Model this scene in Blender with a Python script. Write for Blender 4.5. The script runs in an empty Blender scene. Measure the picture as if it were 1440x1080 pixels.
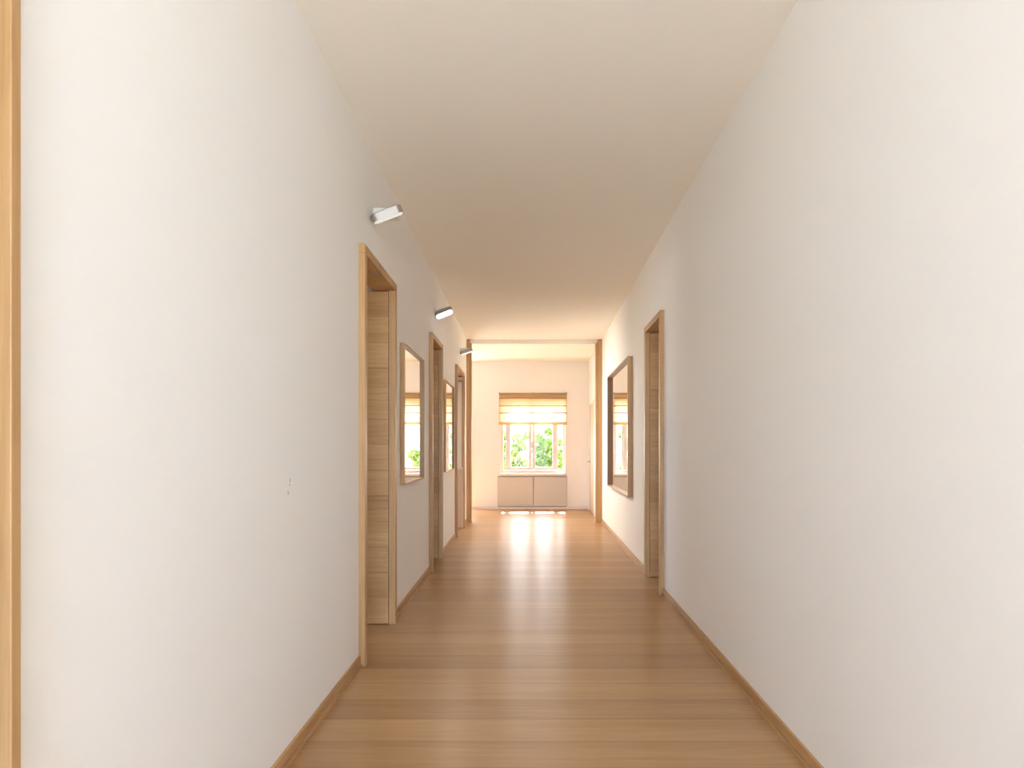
import bpy, bmesh, math, random
from mathutils import Vector, Matrix
random.seed(7)
C = bpy.context.scene.collection
SC = bpy.context.scene

# ------------------------------------------------------------------ materials
def new_mat(name):
    m = bpy.data.materials.new(name); m.use_nodes = True
    nt = m.node_tree; nt.nodes.clear()
    out = nt.nodes.new('ShaderNodeOutputMaterial')
    return m, nt, out

def srgb(r, g, b):
    f = lambda c: (c/255/12.92) if c/255 <= .04045 else ((c/255+.055)/1.055)**2.4
    return (f(r), f(g), f(b), 1)

def plain(name, col, rough=.6, metal=0, spec=.5, bump=0, bscale=200):
    m, nt, out = new_mat(name)
    b = nt.nodes.new('ShaderNodeBsdfPrincipled')
    b.inputs['Base Color'].default_value = col
    b.inputs['Roughness'].default_value = rough
    b.inputs['Metallic'].default_value = metal
    b.inputs['Specular IOR Level'].default_value = spec
    if bump:
        tc = nt.nodes.new('ShaderNodeTexCoord')
        n = nt.nodes.new('ShaderNodeTexNoise'); n.inputs['Scale'].default_value = bscale
        nt.links.new(tc.outputs['Object'], n.inputs['Vector'])
        bp = nt.nodes.new('ShaderNodeBump'); bp.inputs['Strength'].default_value = bump
        bp.inputs['Distance'].default_value = .002
        nt.links.new(n.outputs['Fac'], bp.inputs['Height'])
        nt.links.new(bp.outputs['Normal'], b.inputs['Normal'])
    nt.links.new(b.outputs[0], out.inputs[0])
    return m

def wood(name, dark, light, axis='Z', rough=.45, board=None, spec=.4):
    """oak: fine grain stretched along one axis, a broad figure, and an optional tone per board"""
    m, nt, out = new_mat(name)
    N, L = nt.nodes.new, nt.links.new
    tc = N('ShaderNodeTexCoord')
    mp = N('ShaderNodeMapping')
    s = {'X': (1.3, 26, 26), 'Y': (26, 1.3, 26), 'Z': (26, 26, 1.3)}[axis]
    mp.inputs['Scale'].default_value = s
    L(tc.outputs['Object'], mp.inputs['Vector'])
    n1 = N('ShaderNodeTexNoise'); n1.inputs['Scale'].default_value = 2.2
    n1.inputs['Detail'].default_value = 7; n1.inputs['Roughness'].default_value = .62
    n1.inputs['Distortion'].default_value = .5
    L(mp.outputs[0], n1.inputs['Vector'])
    mp2 = N('ShaderNodeMapping')
    mp2.inputs['Scale'].default_value = tuple(v*.16 for v in s)
    L(tc.outputs['Object'], mp2.inputs['Vector'])
    n2 = N('ShaderNodeTexNoise'); n2.inputs['Scale'].default_value = 1.6
    n2.inputs['Detail'].default_value = 3
    L(mp2.outputs[0], n2.inputs['Vector'])
    add = N('ShaderNodeMath'); add.operation = 'ADD'
    L(n1.outputs['Fac'], add.inputs[0]); L(n2.outputs['Fac'], add.inputs[1])
    fac = add.outputs[0]
    if board:
        ax, size, off, amt = board
        sp = N('ShaderNodeSeparateXYZ'); L(tc.outputs['Object'], sp.inputs[0])
        a = N('ShaderNodeMath'); a.operation = 'SUBTRACT'; a.inputs[1].default_value = off
        L(sp.outputs[ax], a.inputs[0])
        d = N('ShaderNodeMath'); d.operation = 'DIVIDE'; d.inputs[1].default_value = size
        L(a.outputs[0], d.inputs[0])
        fl = N('ShaderNodeMath'); fl.operation = 'FLOOR'; L(d.outputs[0], fl.inputs[0])
        wn = N('ShaderNodeTexWhiteNoise'); wn.noise_dimensions = '1D'; L(fl.outputs[0], wn.inputs['W'])
        # shift the grain of each board so that it does not run on into the next
        cx = N('ShaderNodeCombineXYZ')
        sc = N('ShaderNodeMath'); sc.operation = 'MULTIPLY'; sc.inputs[1].default_value = 37.
        L(wn.outputs['Value'], sc.inputs[0])
        for i in range(3): L(sc.outputs[0], cx.inputs[i])
        L(cx.outputs[0], mp.inputs['Location']); L(cx.outputs[0], mp2.inputs['Location'])
        mu = N('ShaderNodeMath'); mu.operation = 'MULTIPLY_ADD'
        mu.inputs[1].default_value = amt; mu.inputs[2].default_value = -amt*.5
        L(wn.outputs['Value'], mu.inputs[0])
        ad2 = N('ShaderNodeMath'); ad2.operation = 'ADD'
        L(fac, ad2.inputs[0]); L(mu.outputs[0], ad2.inputs[1]); fac = ad2.outputs[0]
    cr = N('ShaderNodeMapRange'); cr.inputs['From Min'].default_value = .62; cr.inputs['From Max'].default_value = 1.38
    L(fac, cr.inputs['Value'])
    mix = N('ShaderNodeMix'); mix.data_type = 'RGBA'
    mix.inputs['A'].default_value = dark; mix.inputs['B'].default_value = light
    L(cr.outputs[0], mix.inputs['Factor'])
    b = N('ShaderNodeBsdfPrincipled')
    b.inputs['Specular IOR Level'].default_value = spec
    L(mix.outputs['Result'], b.inputs['Base Color'])
    rr = N('ShaderNodeMapRange'); rr.inputs['To Min'].default_value = rough-.05; rr.inputs['To Max'].default_value = rough+.05
    L(n1.outputs['Fac'], rr.inputs['Value']); L(rr.outputs[0], b.inputs['Roughness'])
    bp = N('ShaderNodeBump'); bp.inputs['Strength'].default_value = .12; bp.inputs['Distance'].default_value = .001
    L(n1.outputs['Fac'], bp.inputs['Height']); L(bp.outputs[0], b.inputs['Normal'])
    if board and board[0] == 'Y':          # boards lie across the hall: brushed finish, so the sheen stretches along it
        b.inputs['Anisotropic'].default_value = .8
        tv = N('ShaderNodeCombineXYZ'); tv.inputs[1].default_value = 1
        L(tv.outputs[0], b.inputs['Tangent'])
    if board and board[0] == 'Y':          # fine dark seam between floor boards
        fr = N('ShaderNodeMath'); fr.operation = 'FRACT'; L(d.outputs[0], fr.inputs[0])
        lt = N('ShaderNodeMath'); lt.operation = 'LESS_THAN'; lt.inputs[1].default_value = .018
        L(fr.outputs[0], lt.inputs[0])
        mx = N('ShaderNodeMix'); mx.data_type = 'RGBA'
        sf = N('ShaderNodeMath'); sf.operation = 'MULTIPLY'; sf.inputs[1].default_value = .75
        L(lt.outputs[0], sf.inputs[0]); L(sf.outputs[0], mx.inputs['Factor'])
        L(mix.outputs['Result'], mx.inputs['A']); mx.inputs['B'].default_value = (.12, .055, .02, 1)
        L(mx.outputs['Result'], b.inputs['Base Color'])
    L(b.outputs[0], out.inputs[0])
    return m

def glass_mat():
    m, nt, out = new_mat('window glass')
    t = nt.nodes.new('ShaderNodeBsdfTransparent'); g = nt.nodes.new('ShaderNodeBsdfGlossy')
    g.inputs['Roughness'].default_value = .02
    mx = nt.nodes.new('ShaderNodeMixShader')
    mx.inputs[0].default_value = .006; nt.links.new(t.outputs[0], mx.inputs[1])
    nt.links.new(g.outputs[0], mx.inputs[2]); nt.links.new(mx.outputs[0], out.inputs[0])
    return m

def cloth_mat(name, dcol, tcol, tw):
    m, nt, out = new_mat(name)
    tc = nt.nodes.new('ShaderNodeTexCoord')
    w = nt.nodes.new('ShaderNodeTexNoise'); w.inputs['Scale'].default_value = 60
    mp = nt.nodes.new('ShaderNodeMapping'); mp.inputs['Scale'].default_value = (1, 1, 8)
    nt.links.new(tc.outputs['Object'], mp.inputs[0]); nt.links.new(mp.outputs[0], w.inputs['Vector'])
    mc = nt.nodes.new('ShaderNodeMix'); mc.data_type = 'RGBA'
    mc.inputs['A'].default_value = tuple(c*.9 for c in dcol[:3])+(1,); mc.inputs['B'].default_value = dcol
    nt.links.new(w.outputs['Fac'], mc.inputs['Factor'])
    d = nt.nodes.new('ShaderNodeBsdfDiffuse'); nt.links.new(mc.outputs['Result'], d.inputs[0])
    t = nt.nodes.new('ShaderNodeBsdfTranslucent'); t.inputs[0].default_value = tcol
    mx = nt.nodes.new('ShaderNodeMixShader'); mx.inputs[0].default_value = tw
    nt.links.new(d.outputs[0], mx.inputs[1]); nt.links.new(t.outputs[0], mx.inputs[2])
    nt.links.new(mx.outputs[0], out.inputs[0])
    return m

def leaf_mat(name, a, b):
    m, nt, out = new_mat(name)
    g = nt.nodes.new('ShaderNodeTexCoord')
    n = nt.nodes.new('ShaderNodeTexNoise'); n.inputs['Scale'].default_value = 2.5
    nt.links.new(g.outputs['Object'], n.inputs['Vector'])
    mc = nt.nodes.new('ShaderNodeMix'); mc.data_type = 'RGBA'
    mc.inputs['A'].default_value = a; mc.inputs['B'].default_value = b
    nt.links.new(n.outputs['Fac'], mc.inputs['Factor'])
    d = nt.nodes.new('ShaderNodeBsdfDiffuse'); t = nt.nodes.new('ShaderNodeBsdfTranslucent')
    nt.links.new(mc.outputs['Result'], d.inputs[0]); nt.links.new(mc.outputs['Result'], t.inputs[0])
    mx = nt.nodes.new('ShaderNodeMixShader'); mx.inputs[0].default_value = .25
    nt.links.new(d.outputs[0], mx.inputs[1]); nt.links.new(t.outputs[0], mx.inputs[2])
    nt.links.new(mx.outputs[0], out.inputs[0])
    return m

def emit_mat(name, col, strength):
    m, nt, out = new_mat(name)
    e = nt.nodes.new('ShaderNodeEmission'); e.inputs[0].default_value = col; e.inputs[1].default_value = strength
    nt.links.new(e.outputs[0], out.inputs[0])
    return m

PAINT = plain('wall paint', (.878, .873, .85, 1), .75, 0, .25, .05, 90)
CEILP = plain('ceiling paint', (.90, .878, .805, 1), .8, 0, .2, .04, 90)
WHITE = plain('white lacquer', (.80, .78, .74, 1), .35, 0, .4)
BEIGE = plain('beige lacquer', (.60, .565, .50, 1), .4, 0, .4)
OAK_D, OAK_L = (.36, .19, .07, 1), (.58, .36, .165, 1)
OAKV = wood('oak upright grain', OAK_D, OAK_L, 'Z')
OAKY = wood('oak grain along the hall', OAK_D, OAK_L, 'Y')
OAKX = wood('oak grain across', OAK_D, OAK_L, 'X')
LEAFW = wood('oak door boards', OAK_D, OAK_L, 'X', .5, ('Z', .1742, .006, .25))
FLOORW = wood('oak floor boards', (.34, .18, .07, 1), (.52, .31, .14, 1), 'X', .35, ('Y', .2173, 2.615, .42), 1.0)
PALEW = wood('pale oak', (.62, .48, .36, 1), (.74, .61, .48, 1), 'Z', .45)
SILVER = plain('brushed silver', (.46, .43, .39, 1), .5, 1)
STEEL = plain('grey steel', (.45, .43, .4, 1), .35, 1)
MIRROR = plain('mirror silver', (.93, .93, .92, 1), .0, 1)
GLASS = glass_mat()
LINEN = cloth_mat('linen blind', (.62, .47, .28, 1), (.86, .72, .50, 1), .58)
LENS = emit_mat('lamp diffuser', (1, .97, .92, 1), 1.2)
LENSDIM = emit_mat('dim lamp diffuser', (1, .93, .82, 1), .45)
FROST = emit_mat('faint lamp diffuser', (1, .93, .82, 1), .33)
GAPC = plain('painted gap shade', (.42, .36, .29, 1), .6)  # darker body colour stands in for the shade between the cabinet doors
LAWN = plain('gravel', (.45, .41, .34, 1), .9, bump=1, bscale=30)
BARK = plain('bark', (.16, .10, .06, 1), .9, bump=1, bscale=40)
RENDER = plain('outside render', (.75, .70, .62, 1), .9)

# ------------------------------------------------------------------ mesh helpers
class MB:
    def __init__(s): s.v, s.f, s.smooth = [], [], False
    def add(s, verts, faces):
        o = len(s.v); s.v += [Vector(p) for p in verts]; s.f += [tuple(o+i for i in q) for q in faces]; return s
    def box(s, a, b, F=None):
        (x0, y0, z0), (x1, y1, z1) = a, b
        p = [(x, y, z) for z in (z0, z1) for y in (y0, y1) for x in (x0, x1)]
        if F: p = [F(*q) for q in p]
        return s.add(p, [(0,2,3,1),(4,5,7,6),(0,1,5,4),(2,6,7,3),(0,4,6,2),(1,3,7,5)])
    def tube(s, p, q, r, n=14, r2=None):
        p, q = Vector(p), Vector(q); r2 = r if r2 is None else r2
        d = (q-p).normalized(); u = d.orthogonal().normalized(); w = d.cross(u)
        ring = lambda c, rr: [c+(u*math.cos(2*math.pi*i/n)+w*math.sin(2*math.pi*i/n))*rr for i in range(n)]
        return s.add(ring(p, r)+ring(q, r2), [(i,(i+1)%n,n+(i+1)%n,n+i) for i in range(n)]+[tuple(range(n))[::-1], tuple(range(n,2*n))])
    def build(s, name, mat, parent=None, bevel=0, smooth=False):
        me = bpy.data.meshes.new(name)
        off = parent.matrix_world.translation.copy() if parent else Vector()
        if parent:
            off = Vector(); p = parent
            while p: off += p.location; p = p.parent
        me.from_pydata([tuple(v-off) for v in s.v], [], s.f)
        bm = bmesh.new(); bm.from_mesh(me); bmesh.ops.recalc_face_normals(bm, faces=bm.faces); bm.to_mesh(me); bm.free()
        me.materials.append(mat)
        if smooth:
            for p in me.polygons: p.use_smooth = True
        o = bpy.data.objects.new(name, me); C.objects.link(o)
        if parent: o.parent = parent
        if bevel:
            b = o.modifiers.new('bevel', 'BEVEL'); b.width = bevel; b.segments = 2; b.limit_method = 'ANGLE'
        return o

def empty(name, loc):
    o = bpy.data.objects.new(name, None); C.objects.link(o); o.location = loc; o.empty_display_size = .1
    return o
def tag(o, label, cat, group=None, kind=None):
    o['label'] = label; o['category'] = cat
    if group: o['group'] = group
    if kind: o['kind'] = kind
    return o
def struct(o, label, cat): return tag(o, label, cat, None, 'structure')

# the two corridor walls open out very slightly towards the far end
def wall_frame(x0, slope, sign):
    t = Vector((slope, 1, 0)).normalized()
    n = Vector((t.y, -t.x, 0))*sign
    o = Vector((x0, 2.4, 0))
    def F(d, u, z):                       # d out from the wall face, u along the corridor, z up
        p = o + t*(u-2.4) + n*d
        return Vector((p.x, p.y, z))
    return F
LW = wall_frame(-.930, -.0145, 1)
RW = wall_frame(1.045, .0125, -1)

H = 2.96          # corridor ceiling
H2 = 2.90         # end hall ceiling
YP = 10.44        # where the corridor walls end
YF = 12.55        # far wall, room face
DT = 2.32         # top of door frames

# ------------------------------------------------------------------ shell
m = MB().box((-4.2, -3.6, -.12), (4.2, YF+.3, 0))
struct(m.build('floor', FLOORW), 'oak plank floor with boards laid across the corridor', 'floor')
m = MB()
m.box((-4.2, -3.6, H), (4.2, YP, H+.15))
m.box((-4.2, YP, H2), (4.2, YF+.3, H+.15))
struct(m.build('ceiling', CEILP), 'plain cream ceiling, dropped slightly over the end hall', 'ceiling')

def slab_wall(F, u0, u1, openings, th=.12):
    m = MB(); u = u0
    for a, b in openings:
        m.box((-th, u, 0), (0, a, H), F)
        m.box((-th, a, DT), (0, b, H), F)
        u = b
    m.box((-th, u, 0), (0, u1, H), F)
    return m
DL = [(.22, 1.098), (3.506, 4.40), (6.17, 6.99), (8.55, 9.63)]
DR = [(5.19, 5.98)]
struct(slab_wall(LW, -3.4, YP, DL).build('wall_left', PAINT), 'off-white left corridor wall with door openings and wall lamps', 'wall')
struct(slab_wall(RW, -3.4, YP, DR).build('wall_right', PAINT), 'off-white right corridor wall with one door opening', 'wall')

# two small scuffs on the left wall
wl = bpy.data.objects['wall_left']; SC_M = plain('scuff', (.42, .41, .37, 1), .9, spec=.1)
for u, z, hh in ((2.47, 1.075, .010), (2.465, 1.058, .006), (2.45, 1.028, .011)):
    m = MB(); k = 9
    ring = [(u+.004*math.cos(i*6.283/k)*random.uniform(.6, 1.2), z+hh*math.sin(i*6.283/k)*random.uniform(.6, 1.2)) for i in range(k)]
    m.add([LW(.0004, a, b) for a, b in ring]+[LW(-.002, a, b) for a, b in ring], [tuple(range(k)), tuple(range(k, 2*k))[::-1]]+[(i, (i+1) % k, k+(i+1) % k, k+i) for i in range(k)])
    m.build('scuff_mark', SC_M, wl)

# the end hall: right wall with its door, far wall with window openings
XR = 1.125
m = MB()
m.box((XR, YP, 0), (XR+.12, 11.42, H2)); m.box((XR, 11.42, 2.06), (XR+.12, 12.30, H2)); m.box((XR, 12.30, 0), (XR+.12, YF, H2))
struct(m.build('wall_hall_right', PAINT), 'cream right wall of the bright end hall', 'wall')
W1 = (-.60, .67, .66, 2.13)
W2 = (-2.15, -1.22, .10, 2.70)  # hidden opening added so daylight fills the end hall
m = MB()
yb = YF+.32
m.box((-4.2, YF, 0), (W2[0], yb, H2)); m.box((W2[1], YF, 0), (W1[0], yb, H2)); m.box((W1[1], YF, 0), (4.2, yb, H2))
for w in (W1, W2):
    m.box((w[0], YF, 0), (w[1], yb, w[2])); m.box((w[0], YF, w[3]), (w[1], yb, H2))
struct(m.build('wall_far', PAINT), 'cream far wall around the window at the end', 'wall')
# rooms behind the side walls
m = MB()
WW = (11.1, 11.7, .90, 1.70)  # unseen side opening added to brighten the end hall
WL = (1.3, 2.3, .95, 2.05)  # unseen opening added to light the left door leaves
WR = (2.9, 3.9, .95, 2.05)  # unseen opening added to light the right door leaf
def side_wall(m, xa, xb, wins):
    y = -3.6
    for a, b, z0, z1 in wins:
        m.box((xa, y, 0), (xb, a, H)); m.box((xa, a, 0), (xb, b, z0)); m.box((xa, a, z1), (xb, b, H)); y = b
    m.box((xa, y, 0), (xb, YF, H))
side_wall(m, -4.2, -4.05, [WL, WW])
m.box((-4.05, 7.35, 0), (LW(-.12, 7.35, 0).x, 7.47, H))
struct(m.build('wall_rooms_left', PAINT), 'outer wall of the rooms behind the left doors', 'wall')
m = MB()
side_wall(m, 4.05, 4.2, [WR]); m.box((XR+.12, YP, 0), (4.05, YP+.12, H))
struct(m.build('wall_rooms_right', PAINT), 'outer wall of the rooms behind the right door', 'wall')
# wall behind the viewer with a wide glazed opening added for daylight
WB = (-.84, .80, .25, 2.75)
m = MB()
m.box((-4.05, -3.6, 0), (WB[0], -3.4, H)); m.box((WB[1], -3.6, 0), (4.05, -3.4, H))
m.box((WB[0], -3.6, 0), (WB[1], -3.4, WB[2])); m.box((WB[0], -3.6, WB[3]), (WB[1], -3.4, H))
struct(m.build('wall_back', PAINT), 'wall behind the viewer with an added tall window', 'wall')

# baseboards: a low oak strip with a thin shoe, between the door frames
def baseboard(F, spans, name, label, u_end):
    m = MB()
    for a, b in spans:
        m.box((0, a, .022), (.013, b, .062), F)
        m.box((0, a, 0), (.019, b, .020), F)
    struct(m.build(name, OAKY, None, .0015), label, 'baseboard')
baseboard(LW, [(-3.4, DL[0][0]), (DL[0][1], DL[1][0]), (DL[1][1], DL[2][0]), (DL[2][1], DL[3][0]), (DL[3][1], 10.35)], 'baseboard_left', 'low oak baseboard along the left corridor wall', YP)
baseboard(RW, [(-3.4, DR[0][0]), (DR[0][1], 10.35)], 'baseboard_right', 'low oak baseboard along the right corridor wall', YP)
m = MB()
m.box((-4.0, YF-.012, 0), (W1[0]-.06, YF, .055)); m.box((W1[1]+.06, YF-.012, 0), (XR, YF, .055))
m.box((XR-.012, YP+.02, 0), (XR, 11.40, .055)); m.box((XR-.012, 12.32, 0), (XR, YF-.012, .055))
struct(m.build('baseboard_far', WHITE, None, .0015), 'low white baseboard along the end hall walls', 'baseboard')

# oak posts where the corridor opens into the hall
m = MB(); m.box((-.13, 10.345, 0), (.05, YP+.012, H), LW); m.box((.0505, 10.36, 0), (.078, YP+.012, H2), LW)
struct(m.build('trim_1', OAKV, None, .003), 'floor-to-ceiling oak post ending the left corridor wall', 'post')
m = MB(); m.box((-.13, 10.345, 0), (.065, YP+.012, H), RW); m.box((.0655, 10.36, 0), (.102, YP+.012, H2), RW)
struct(m.build('trim_2', OAKV, None, .003), 'floor-to-ceiling oak post ending the right corridor wall', 'post')

# ------------------------------------------------------------------ doors
def board_leaf(F, u_face, th, d0, d1, z0, z1, nb=13):
    """leaf standing square to the wall: horizontal boards with V grooves on both faces"""
    m = MB(); hb = (z1-z0)/nb; g = .0035
    prof = []
    for i in range(nb):
        prof += [(0, z0+i*hb+g), (0, z0+(i+1)*hb-g)]
        if i < nb-1: prof += [(g, z0+(i+1)*hb)]
    prof[0] = (0, z0); prof[-1] = (0, z1)
    front = [(u_face+a, z) for a, z in prof]; back = [(u_face+th-a, z) for a, z in prof][::-1]
    ring = front+back; n = len(ring)
    v = [F(d0, u, z) for u, z in ring]+[F(d1, u, z) for u, z in ring]
    m.add(v, [(i, (i+1) % n, n+(i+1) % n, n+i) for i in range(n)])
    k = len(front)
    for o in (0, n):                       # caps as strips between the two faces
        m.f += [(o+i, o+i+1, o+n-2-i, o+n-1-i) for i in range(k-1)]
    return m

def door(n, F, u0, u1, label, t=.05, leaf=True, pale=False, sgn=1):
    base = F(0, (u0+u1)/2, 0)
    r = empty('door_%d' % n, base); struct(r, label, 'door')
    fr = MB()
    fr.box((-.125, u0, 0), (.036, u0+t, DT-t), F)
    fr.box((.0195 if pale else -.009 if leaf else -.125, u1-t, 0), (.040 if pale else .036, u1, DT-t), F)
    fr.box((-.125, u0, DT-t), (.036, u1, DT), F)
    fo = fr.build('frame', OAKV, r, .002)
    if not leaf: return r
    w = u1-u0-2*t-.01
    if pale:
        d1, d0 = .018, -.012-w
        zb, zt = 1.2-27/94.*1.0, DT-t-.006       # the upper part holds a tall glass pane
        lf = MB()
        lf.box((d0, u1-t+.001, .006), (d1, u1-.006, zb), F)
        lf.box((d0, u1-t+.001, zb), (d0+.09, u1-.006, zt), F)
        lf.box((d1-.006, u1-t+.001, zb), (d1, u1-.006, zt), F)
        lf.box((d0+.09, u1-t+.001, zt-.05), (d1-.006, u1-.006, zt), F)
        lo = lf.build('leaf', PALEW, r, .001); lo['label'] = 'pale door leaf with tall glass pane'
        b = MB()
        e = .006
        za, zc = zb, zt-.05
        b.box((d0+.09, u1-t-.012, za), (d0+.115, u1-t+.03, zc), F)
        b.box((d1-.022, u1-t-.012, za), (d1-.006, u1-t+.03, zc), F)
        b.box((d0+.115, u1-t-.012, zc-.025), (d1-.022, u1-t+.03, zc), F)
        b.build('glazing_bead', OAKV, r, .001)
        MB().box((d0+.09, u1-t-.016, za-.03), (d1-.010, u1-t, za), F).build('glazing_ledge', WHITE, r, .001)
        MB().box((d0+.115, u1-t+.012, za), (d1-.022, u1-t+.016, zc-.025), F).build('glass', GLASS, r)
    else:
        lo = board_leaf(F, u1-t+.001, .043, -.012-w, -.012, .006, DT-t-.006).build('leaf', LEAFW, r)
    return r
door(1, LW, *DL[1], 'first full doorway on the left, oak frame with grooved board door swung inwards')
door(2, LW, *DL[2], 'second doorway along the left wall, oak frame between two mirrors')
door(3, LW, *DL[3], 'farthest left doorway, oak frame with pale half-glazed door', pale=True)
d4 = door(4, RW, *DR[0], 'doorway on the right wall, oak frame with grooved door swung inwards')
door(6, LW, *DL[0], 'oak door frame cut off by the left edge of the photo', t=.022, leaf=False)
# small catch plate let into the head of the first frame
d1 = bpy.data.objects['door_1']
m = MB(); m.box((-.012, 3.86, DT-.0535), (.010, 3.94, DT-.0495), LW)
m.build('catch_plate', STEEL, d1, .001)
# lever tip on the right-hand door frame
m = MB(); m.tube(RW(.02, 5.245, 1.215), RW(.02, 5.275, 1.215), .009); m.build('latch', SILVER, d4, 0, True)

# closed pale door on the right wall of the end hall
r = empty('door_5', (XR, 11.86, 0)); struct(r, 'closed pale wooden door on the right wall of the end hall', 'door')
m = MB(); m.box((XR-.012, 11.42, 0), (XR+.10, 11.46, 2.06)); m.box((XR-.012, 12.26, 0), (XR+.10, 12.30, 2.06)); m.box((XR-.012, 11.42, 2.02), (XR+.10, 12.30, 2.06))
m.build('frame', WHITE, r, .002)
m = MB(); m.box((XR+.004, 11.462, .006), (XR+.044, 12.258, 2.018)); m.build('leaf', PALEW, r, .002)
m = MB(); m.tube((XR+.004, 12.20, .94), (XR-.05, 12.20, .94), .010); m.tube((XR-.045, 12.21, .94), (XR-.045, 12.08, .94), .009)
m.build('handle', STEEL, r, 0, True)

# ------------------------------------------------------------------ mirrors
def wall_mirror(F, u0, u1, z0, z1, depth, label, bar=.013, yaw=0, group=None):
    r = empty('wall_mirror', F(0, (u0+u1)/2, z0)); tag(r, label, 'mirror', group)
    m = MB()
    for a, b in ((u0, u0+bar), (u1-bar, u1)):
        MB().box((.001, a, z0), (depth, b, z1), F).build('side_rail', OAKV, r, .0015)
    m = MB(); m.box((.001, u0+bar, z1-bar), (depth, u1-bar, z1), F); m.build('top_rail', OAKY, r, .0015)
    m = MB(); m.box((.001, u0+bar, z0), (depth, u1-bar, z0+bar), F); m.build('bottom_rail', OAKY, r, .0015)
    g = .016; k = math.tan(yaw)*(u1-u0)/2
    m = MB(); a, b = u0+bar+.0005, u1-bar-.0005; za, zb = z0+bar+.0005, z1-bar-.0005
    P = lambda d, u, z: F(d+(k if u == a else -k if u == b else 0), u, z)
    m.box((g-.006, a, za), (g, b, zb), P)
    m.build('mirror_glass', MIRROR, r)
    return r
wall_mirror(LW, 4.70, 5.64, .93, 1.973, .036, 'oak-framed mirror on the left wall between the first two doorways', group='oak framed wall mirrors')
wall_mirror(LW, 7.29, 8.20, .925, 1.98, .032, 'narrow-looking oak-framed mirror on the left wall past the second doorway', group='oak framed wall mirrors')
wall_mirror(RW, 6.95, 9.02, .665, 2.20, .055, 'large oak-framed mirror hung alone on the right wall', bar=.018, group='oak framed wall mirrors')

# ------------------------------------------------------------------ wall lamps
def rounded_plan(L, D, R, n=7):
    pts = []
    for cx, cy, a0 in ((L/2-R, D/2-R, 0), (-L/2+R, D/2-R, 90), (-L/2+R, -D/2+R, 180), (L/2-R, -D/2+R, 270)):
        for i in range(n+1):
            a = math.radians(a0+90*i/n); pts.append((cx+R*math.cos(a), cy+R*math.sin(a)))
    return pts
def wall_lamp(u, roll, tilt, label, lens, watt=0):
    zc = 2.587
    root = empty('wall_spotlight', LW(0, u, zc)); tag(root, label, 'wall lamp', 'wall spotlights along the left wall')
    m = MB(); m.box((.0005, u+.01, zc+.008), (.150, u+.105, zc+.055), LW); m.build('base', WHITE, root, .003)
    ax0 = LW(.10, u+.03, zc+.03); ax1 = LW(.10, u-.05, zc+.004)
    m = MB(); m.tube(ax0, ax1, .012); m.build('pivot', SILVER, root, 0, True)
    t = (LW(0, 1, 0)-LW(0, 0, 0)).normalized(); n = (LW(1, 0, 0)-LW(0, 0, 0)).normalized(); z = Vector((0, 0, 1))
    B = Matrix((n, t, z)).transposed()                        # local x out from wall, y along it, z up
    R = B @ Matrix.Rotation(-math.radians(tilt), 3, 'Y') @ Matrix.Rotation(-math.radians(roll), 3, 'X')
    c = LW(.100, u-.055, zc-.008)
    G = lambda x, y, zz: c + R @ Vector((x, y, zz))
    plan = rounded_plan(.185, .085, .032); k = len(plan); h = .023
    m = MB()
    rings = [([(x*.96, y*.94) for x, y in plan], h), (plan, h-.004), (plan, -h), ([(x*.955, y*.92) for x, y in plan], -h), ([(x*.955, y*.92) for x, y in plan], -h+.006)]
    v = [G(x, y, zz) for pl, zz in rings for x, y in pl]
    f = [tuple(range(k))] + [(j*k+i, j*k+(i+1) % k, (j+1)*k+(i+1) % k, (j+1)*k+i) for j in range(4) for i in range(k)] + [tuple(4*k+i for i in range(k))[::-1]]
    m.add(v, f); m.build('head', SILVER, root, 0)
    m = MB(); pl = [(x*.95, y*.91) for x, y in plan]
    m.add([G(x, y, -h+.005) for x, y in pl]+[G(x, y, -h+.0005) for x, y in pl], [tuple(range(k)), tuple(range(k, 2*k))[::-1]]+[(i, (i+1) % k, k+(i+1) % k, k+i) for i in range(k)])
    m.build('diffuser', lens, root)
    if watt:
        ld = bpy.data.lights.new('lamp_light', 'SPOT'); ld.energy = watt; ld.color = (1, .94, .82)
        ld.spot_size = math.radians(130); ld.spot_blend = 1; ld.shadow_soft_size = .12
        lo = bpy.data.objects.new('lamp_light', ld); C.objects.link(lo); lo.parent = root
        q = G(.02, 0, -h-.03)
        lo.location = q-root.location
        lo.rotation_euler = (R @ Vector((.55, 0, -1))).to_track_quat('-Z', 'Y').to_euler()
wall_lamp(3.83, -9, 21, 'silver wall spotlight nearest the viewer, above the first doorway', FROST)
wall_lamp(6.58, 26, 22, 'glowing wall spotlight in the middle, above the second doorway', LENS, 12)
wall_lamp(9.22, 5, 18, 'smallest, farthest wall spotlight, beside the left oak post', LENSDIM, 95)

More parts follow.
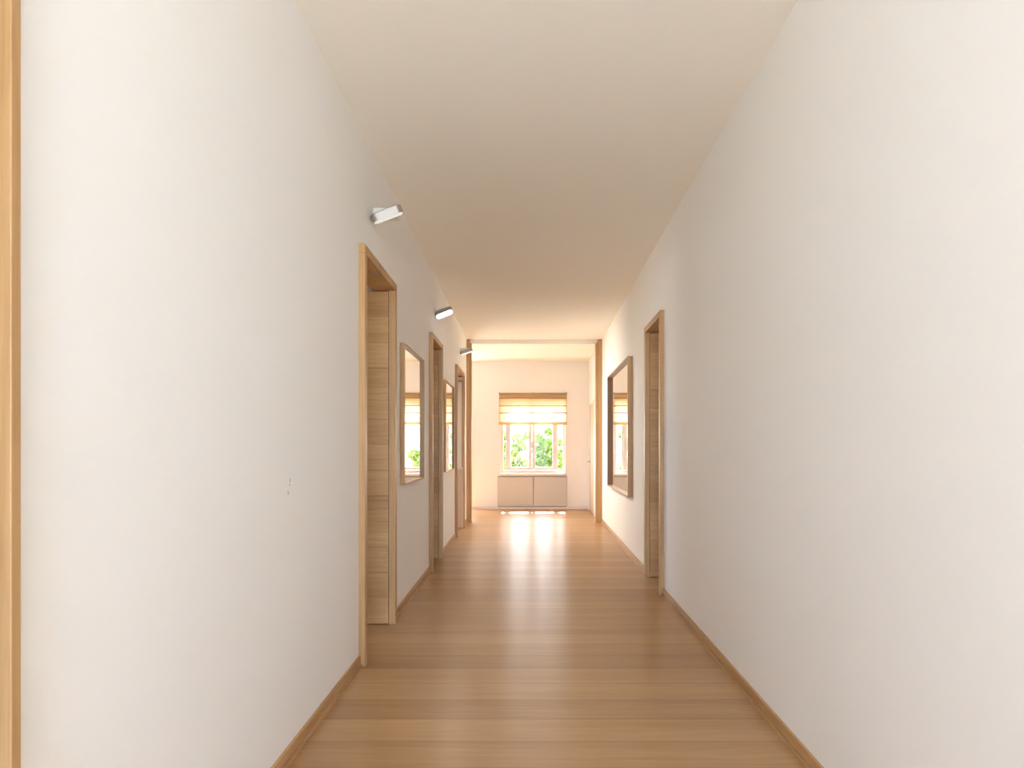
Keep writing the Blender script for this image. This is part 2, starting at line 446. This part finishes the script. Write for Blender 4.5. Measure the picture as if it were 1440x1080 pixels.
# ------------------------------------------------------------------ windows
def window_at(n, W, label, handle=True):
    x0, x1, z0, z1 = W; cx = (x0+x1)/2
    r = empty('window_%d' % n, (cx, YF+.10, z0)); struct(r, label, 'window')
    ya, yb = YF+.09, YF+.15
    o = lambda px: cx-.035+(px-747)/71.2                     # positions across the window
    m = MB()
    m.box((x0, ya, z0+.04), (o(708), yb, z1)); m.box((o(791.5), ya, z0+.04), (x1, yb, z1))
    m.box((o(708), ya, z0+.04), (o(791.5), yb, z0+.10)); m.box((o(708), ya, z1-.06), (o(791.5), yb, z1))
    m.build('frame', WHITE, r, .003)
    m = MB(); m.box((o(711), ya+.004, z0+.10), (o(713), yb, z1-.06)); m.box((o(782.5), ya+.004, z0+.10), (o(784.5), yb, z1-.06)); m.build('side_post', WHITE, r, .002)
    sashes = [(713.1, 747.9, 718, 743.5), (748.1, 782.4, 752.5, 777)]
    for a, b, ga, gb in sashes:
        m = MB(); yc, yd = YF+.075, YF+.135; zt, zb2 = z1-.065, z0+.105
        m.box((o(a), yc, zb2), (o(ga), yd, zt)); m.box((o(gb), yc, zb2), (o(b), yd, zt))
        m.box((o(ga), yc, zb2), (o(gb), yd, zb2+.06)); m.box((o(ga), yc, zt-.06), (o(gb), yd, zt))
        s = m.build('sash', WHITE, r, .003)
        MB().box((o(ga), YF+.10, zb2+.06), (o(gb), YF+.106, zt-.06)).build('pane', GLASS, s)
    for a, b in ((708, 711), (784.5, 791.5)):
        MB().box((o(a), YF+.115, z0+.10), (o(b), YF+.121, z1-.06)).build('side_pane', GLASS, r)
    m = MB(); m.box((x0, YF-.02, z0), (x1, YF+.09, z0+.04)); m.build('sill', WHITE, r, .004)
    if handle:
        m = MB()
        for zz in (1.50, 1.31, 1.12):
            m.tube((o(748), YF+.075, zz), (o(748), YF+.055, zz), .010, 10)
        m.tube((o(748), YF+.058, 1.30), (o(748), YF+.058, 1.20), .008, 10)
        m.build('handle', STEEL, r, 0, True)
    return r
window_at(1, W1, 'white two-casement window at the end of the corridor, trees outside')
r = empty('window_2', ((W2[0]+W2[1])/2, YF+.10, W2[2])); struct(r, 'tall white window added around the corner to light the end hall', 'window')
m = MB(); a, b, z0, z1 = W2; ya, yb = YF+.09, YF+.15
m.box((a, ya, z0), (a+.06, yb, z1)); m.box((b-.05, ya, z0), (b, yb, z1)); m.box((a+.06, ya, z0), (b-.05, yb, z0+.06)); m.box((a+.06, ya, z1-.06), (b-.05, yb, z1))
m.build('frame', WHITE, r, .003)
MB().box((a+.06, YF+.117, z0+.06), (b-.05, YF+.123, z1-.06)).build('pane', GLASS, r)

def roman_blind(x0, x1, z0, z1, label):
    cx = (x0+x1)/2; y = YF-.012
    r = empty('roman_blind', (cx, YF, z0)); tag(r, label, 'blind')
    m = MB(); m.box((x0-.004, YF-.030, z1-.012), (x1+.004, YF-.001, z1+.004)); m.build('head_rail', OAKX, r, .002)
    # fabric falls in shallow pleats to the doubled hem
    rows = []; ks = [0, .115, .29, .385, .56, .63, .78, .86, 1.0]
    zs = [(z1-.012)-(z1-.012-z0)*k for k in [i/40 for i in range(41)]]
    folds = [.10, .225, .385, .62]
    zf = [z1-(py-553)/71.7 for py in (560, 571, 581)]
    m = MB(); nx = 24
    for z in zs:
        bulge = 0
        edges = [z1-.012]+zf+[z0]
        for a, b in zip(edges, edges[1:]):
            if b <= z <= a: bulge = .010*math.sin(math.pi*(a-z)/(a-b))
        for i in range(nx+1):
            x = x0+(x1-x0)*i/nx
            rows.append((x, y-bulge-.002*math.sin(i*1.3+z*9), z+.004*math.sin(math.pi*i/nx)*(1 if z == zs[-1] else 0)))
    f = [(j*(nx+1)+i, j*(nx+1)+i+1, (j+1)*(nx+1)+i+1, (j+1)*(nx+1)+i) for j in range(len(zs)-1) for i in range(nx)]
    m.add(rows, f); m.build('fabric', LINEN, r, 0, True)
    m = MB(); m.box((x0+.001, y-.016, z0-.004), (x1-.001, y-.011, z0+.052)); m.build('hem', LINEN, r, .001)
    for z in zf:
        MB().tube((x0+.004, y-.004, z), (x1-.004, y-.004, z), .008, 8).build('batten', OAKX, r)
    for x in (x0+.006, cx, x1-.006):
        MB().box((x-.012, YF-.034, z1-.004), (x+.012, YF-.001, z1+.014)).build('bracket', STEEL, r, .001)
roman_blind(-.632, .700, 1.655, 2.275, 'sheer linen roman blind half lowered over the window at the end')
# ------------------------------------------------------------------ cabinet below the window
r = empty('radiator_cabinet', (.035, YF, 0)); tag(r, 'low beige two-door cabinet panel below the end window', 'cabinet')
xa, xb, xm = -.655, .70, .045
m = MB(); m.box((xa, YF-.022, .05), (xb, YF-.001, .655)); m.build('body', GAPC, r, .001)
m = MB(); m.box((xa, YF-.016, 0), (xb, YF-.001, .048)); m.build('plinth', WHITE, r, .001)
for a, b in ((xa+.008, xm-.006), (xm+.006, xb-.008)):
    m = MB(); m.box((a, YF-.038, .062), (b, YF-.0225, .625)); m.build('door', BEIGE, r, .002)

# ------------------------------------------------------------------ back window, unseen, added for daylight
r = empty('window_3', (.05, -3.5, WB[2])); struct(r, 'unseen tall window added behind the viewer for daylight', 'window')
m = MB(); x0, x1, z0, z1 = WB
m.box((x0, -3.53, z0), (x0+.06, -3.47, z1)); m.box((x1-.06, -3.53, z0), (x1, -3.47, z1)); m.box((x0+.06, -3.53, z0), (x1-.06, -3.47, z0+.06)); m.box((x0+.06, -3.53, z1-.06), (x1-.06, -3.47, z1)); m.box((.02, -3.53, z0+.06), (.08, -3.47, z1-.06))
m.build('frame', WHITE, r, .003)
MB().box((x0+.06, -3.503, z0+.06), (x1-.06, -3.497, z1-.06)).build('pane', GLASS, r)

def side_window(n, sx, win, label):
    a, b, z0, z1 = win; x = sx*4.12
    r = empty('window_%d' % n, (x, (a+b)/2, z0)); struct(r, label, 'window')
    m = MB()
    m.box((x-.03, a, z0), (x+.03, a+.06, z1)); m.box((x-.03, b-.06, z0), (x+.03, b, z1))
    m.box((x-.03, a+.06, z0), (x+.03, b-.06, z0+.06)); m.box((x-.03, a+.06, z1-.06), (x+.03, b-.06, z1))
    m.build('frame', WHITE, r, .003)
    MB().box((x-.003, a+.06, z0+.06), (x+.003, b-.06, z1-.06)).build('pane', GLASS, r)
    l = bpy.data.lights.new('window_portal', 'AREA'); l.shape = 'RECTANGLE'; l.size = b-a; l.size_y = z1-z0
    o = bpy.data.objects.new('window_portal', l); C.objects.link(o); l.cycles.is_portal = True
    o.location = (sx*4.19, (a+b)/2, (z0+z1)/2); o.rotation_euler = (math.radians(90), 0, math.radians(90*sx))
side_window(4, -1, WW, 'unseen side window added to brighten the end hall')
side_window(5, -1, WL, 'unseen window added to light the room behind the left doors')
side_window(6, 1, WR, 'unseen window added to light the room behind the right door')

# ------------------------------------------------------------------ outside
m = MB().box((-60, YF+.35, -.45), (60, 140, -.30)); struct(m.build('ground', LAWN), 'pale gravel ground outside the end window', 'ground')
m = MB().box((-1.15, YF+.32, 2.93), (6, 14.02, 3.08)); struct(m.build('trim_3', RENDER), 'unseen roof overhang added above the end window to narrow the sun', 'eave')  # overhang added to cut the sun to a thin strip on the floor
LM1 = leaf_mat('yellow green leaves', (.11, .16, .03, 1), (.20, .25, .06, 1))
LM2 = leaf_mat('fresh green leaves', (.08, .125, .02, 1), (.16, .21, .04, 1))
def tree(x, y, clumps, n, size, mat, label, trunk=True):
    r = empty('garden_tree', (x, y, -.3)); tag(r, label, 'tree', 'garden trees outside the end window')
    m = MB()
    for (cx, cz, rr) in clumps:
        m.tube((x+(cx-x)*.1, y, -.3+.2), (cx, y, cz-rr*.2), .045, 7, .012)
    m.tube((x, y, -.3), (x, y, .25), .07, 8, .05)
    m.build('trunk', BARK, r)
    m = MB(); tot = sum(c[2]**2 for c in clumps)
    for cx, cz, rr in clumps:
        for _ in range(int(n*rr*rr/tot)):
            while True:
                p = Vector((random.uniform(-1, 1), random.uniform(-1, 1), random.uniform(-1, 1)))
                if p.length < 1: break
            p = p.normalized()*(p.length**.45)
            c = Vector((cx+p.x*rr, y+p.y*rr, cz+p.z*rr*.85))
            a = Vector((random.gauss(0, 1), random.gauss(0, 1), random.gauss(0, .6))).normalized()
            b = a.orthogonal().normalized(); b = Matrix.Rotation(random.uniform(0, 6.3), 3, a) @ b
            s = size*random.uniform(.6, 1.3); w = a.cross(b)*.32*s; e = b*s
            bend = a*s*.12
            m.add([c-e*.5, c-w+bend*.3, c+w+bend*.3, c+e*.5-bend], [(0, 1, 3), (0, 3, 2)])
    m.build('crown', mat, r)
Y1 = 18.0; k = 900/Y1
def cl(*ps): return [((px-747)/k, 1.2+(630-py)/k, rp/k) for px, py, rp in ps]
tree((725-747)/k, Y1, cl((728, 618, 9), (722, 632, 9), (734, 628, 7), (724, 646, 9), (738, 652, 7), (716, 655, 8), (741, 612, 6), (730, 668, 16), (745, 668, 14)), 1100, .13, LM1, 'pale green tree outside the left half of the window')
tree((768-747)/k, Y1+.6, cl((758, 616, 8), (770, 626, 11), (757, 634, 9), (776, 640, 12), (763, 648, 11), (772, 660, 12), (756, 656, 8), (772, 607, 7), (785, 650, 12)), 1500, .13, LM2, 'fresh green leafy tree outside the right half of the window')
tree((705-747)/k, Y1+.8, cl((708, 612, 7), (706, 630, 9), (707, 648, 9), (702, 660, 10), (690, 640, 12)), 900, .13, LM1, 'yellow green tree glimpsed through the narrow left pane')
tree((792-747)/k, Y1+1.2, cl((790, 622, 6), (792, 640, 8), (798, 655, 9), (806, 640, 9)), 420, .13, LM1, 'sparse light tree glimpsed through the narrow right pane')

# ------------------------------------------------------------------ light
w = bpy.data.worlds.new('sky'); SC.world = w; w.use_nodes = True
nt = w.node_tree; nt.nodes.clear()
N, L = nt.nodes.new, nt.links.new
out = N('ShaderNodeOutputWorld'); bg = N('ShaderNodeBackground')
tc = N('ShaderNodeTexCoord'); sp = N('ShaderNodeSeparateXYZ'); L(tc.outputs['Generated'], sp.inputs[0])
mr = N('ShaderNodeMapRange'); mr.inputs['From Min'].default_value = -.5; mr.inputs['From Max'].default_value = .5
L(sp.outputs['Y'], mr.inputs['Value'])
mx = N('ShaderNodeMix'); mx.data_type = 'RGBA'
SKY_B, SKY_F, SKY_Z = 9.3, 6.5, 0
SKY_BACK = (.47, .68, 1.0, 1); SKY_FRONT = (.98, .98, 1.0, 1)
mx.inputs['A'].default_value = SKY_BACK; mx.inputs['B'].default_value = SKY_FRONT
L(mr.outputs[0], mx.inputs['Factor'])
# sunlit ground below the horizon
mg = N('ShaderNodeMapRange'); mg.inputs['From Min'].default_value = .02; mg.inputs['From Max'].default_value = -.08
L(sp.outputs['Z'], mg.inputs['Value'])
gx = N('ShaderNodeMix'); gx.data_type = 'RGBA'; gx.inputs['B'].default_value = (.80, .86, .93, 1)
L(mg.outputs[0], gx.inputs['Factor']); L(mx.outputs['Result'], gx.inputs['A']); L(gx.outputs['Result'], bg.inputs[0])
# brightness: paler towards the horizon ahead, brighter overhead and behind the viewer
ms = N('ShaderNodeMapRange'); ms.inputs['From Min'].default_value = -.5; ms.inputs['From Max'].default_value = .5
ms.inputs['To Min'].default_value = SKY_B; ms.inputs['To Max'].default_value = SKY_F
L(sp.outputs['Y'], ms.inputs['Value'])
mz = N('ShaderNodeMapRange'); mz.inputs['From Min'].default_value = .05; mz.inputs['From Max'].default_value = .6
mz.inputs['To Min'].default_value = 0; mz.inputs['To Max'].default_value = SKY_Z
L(sp.outputs['Z'], mz.inputs['Value'])
ma = N('ShaderNodeMath'); ma.operation = 'ADD'; L(ms.outputs[0], ma.inputs[0]); L(mz.outputs[0], ma.inputs[1])
L(ma.outputs[0], bg.inputs[1])
L(bg.outputs[0], out.inputs[0])
def portal(name, cx, y, z0, z1, wd, facing):
    l = bpy.data.lights.new(name, 'AREA'); l.shape = 'RECTANGLE'; l.size = wd; l.size_y = z1-z0
    o = bpy.data.objects.new(name, l); C.objects.link(o); l.cycles.is_portal = True
    o.location = (cx, y, (z0+z1)/2)
    o.rotation_euler = (math.radians(-90 if facing < 0 else 90), 0, 0)   # light looks towards facing*Y
portal('window_portal', (W1[0]+W1[1])/2, YF+.28, W1[2], W1[3], W1[1]-W1[0], -1)
portal('window_portal', (W2[0]+W2[1])/2, YF+.28, W2[2], W2[3], W2[1]-W2[0], -1)
portal('window_portal', .05, -3.58, WB[2], WB[3], WB[1]-WB[0], 1)
s = bpy.data.lights.new('sun', 'SUN'); s.energy = 12; s.color = (1, .92, .80); s.angle = .009
so = bpy.data.objects.new('sun', s); C.objects.link(so)
so.rotation_euler = Vector((0, -1, -1.29)).to_track_quat('-Z', 'Y').to_euler()

# ------------------------------------------------------------------ camera
cam = bpy.data.cameras.new('camera'); co = bpy.data.objects.new('camera', cam); C.objects.link(co)
co.location = (0, 0, 1.2); co.rotation_euler = (math.radians(90), 0, 0)
cam.sensor_width = 36; cam.sensor_fit = 'HORIZONTAL'; cam.lens = 900/1440*36
cam.shift_x = -(747-720)/1440; cam.shift_y = (630-540)/1440
cam.clip_start = .02
SC.camera = co
SC.view_settings.view_transform = 'Standard'; SC.view_settings.look = 'None'
SC.view_settings.gamma = 1; SC.view_settings.use_curve_mapping = False
SC.view_settings.exposure = 1.40
cy = SC.cycles
cy.max_bounces = 16; cy.diffuse_bounces = 12; cy.glossy_bounces = 6; cy.transmission_bounces = 8; cy.transparent_max_bounces = 12
cy.sample_clamp_indirect = 6; cy.caustics_reflective = False; cy.caustics_refractive = False
cy.use_denoising = True
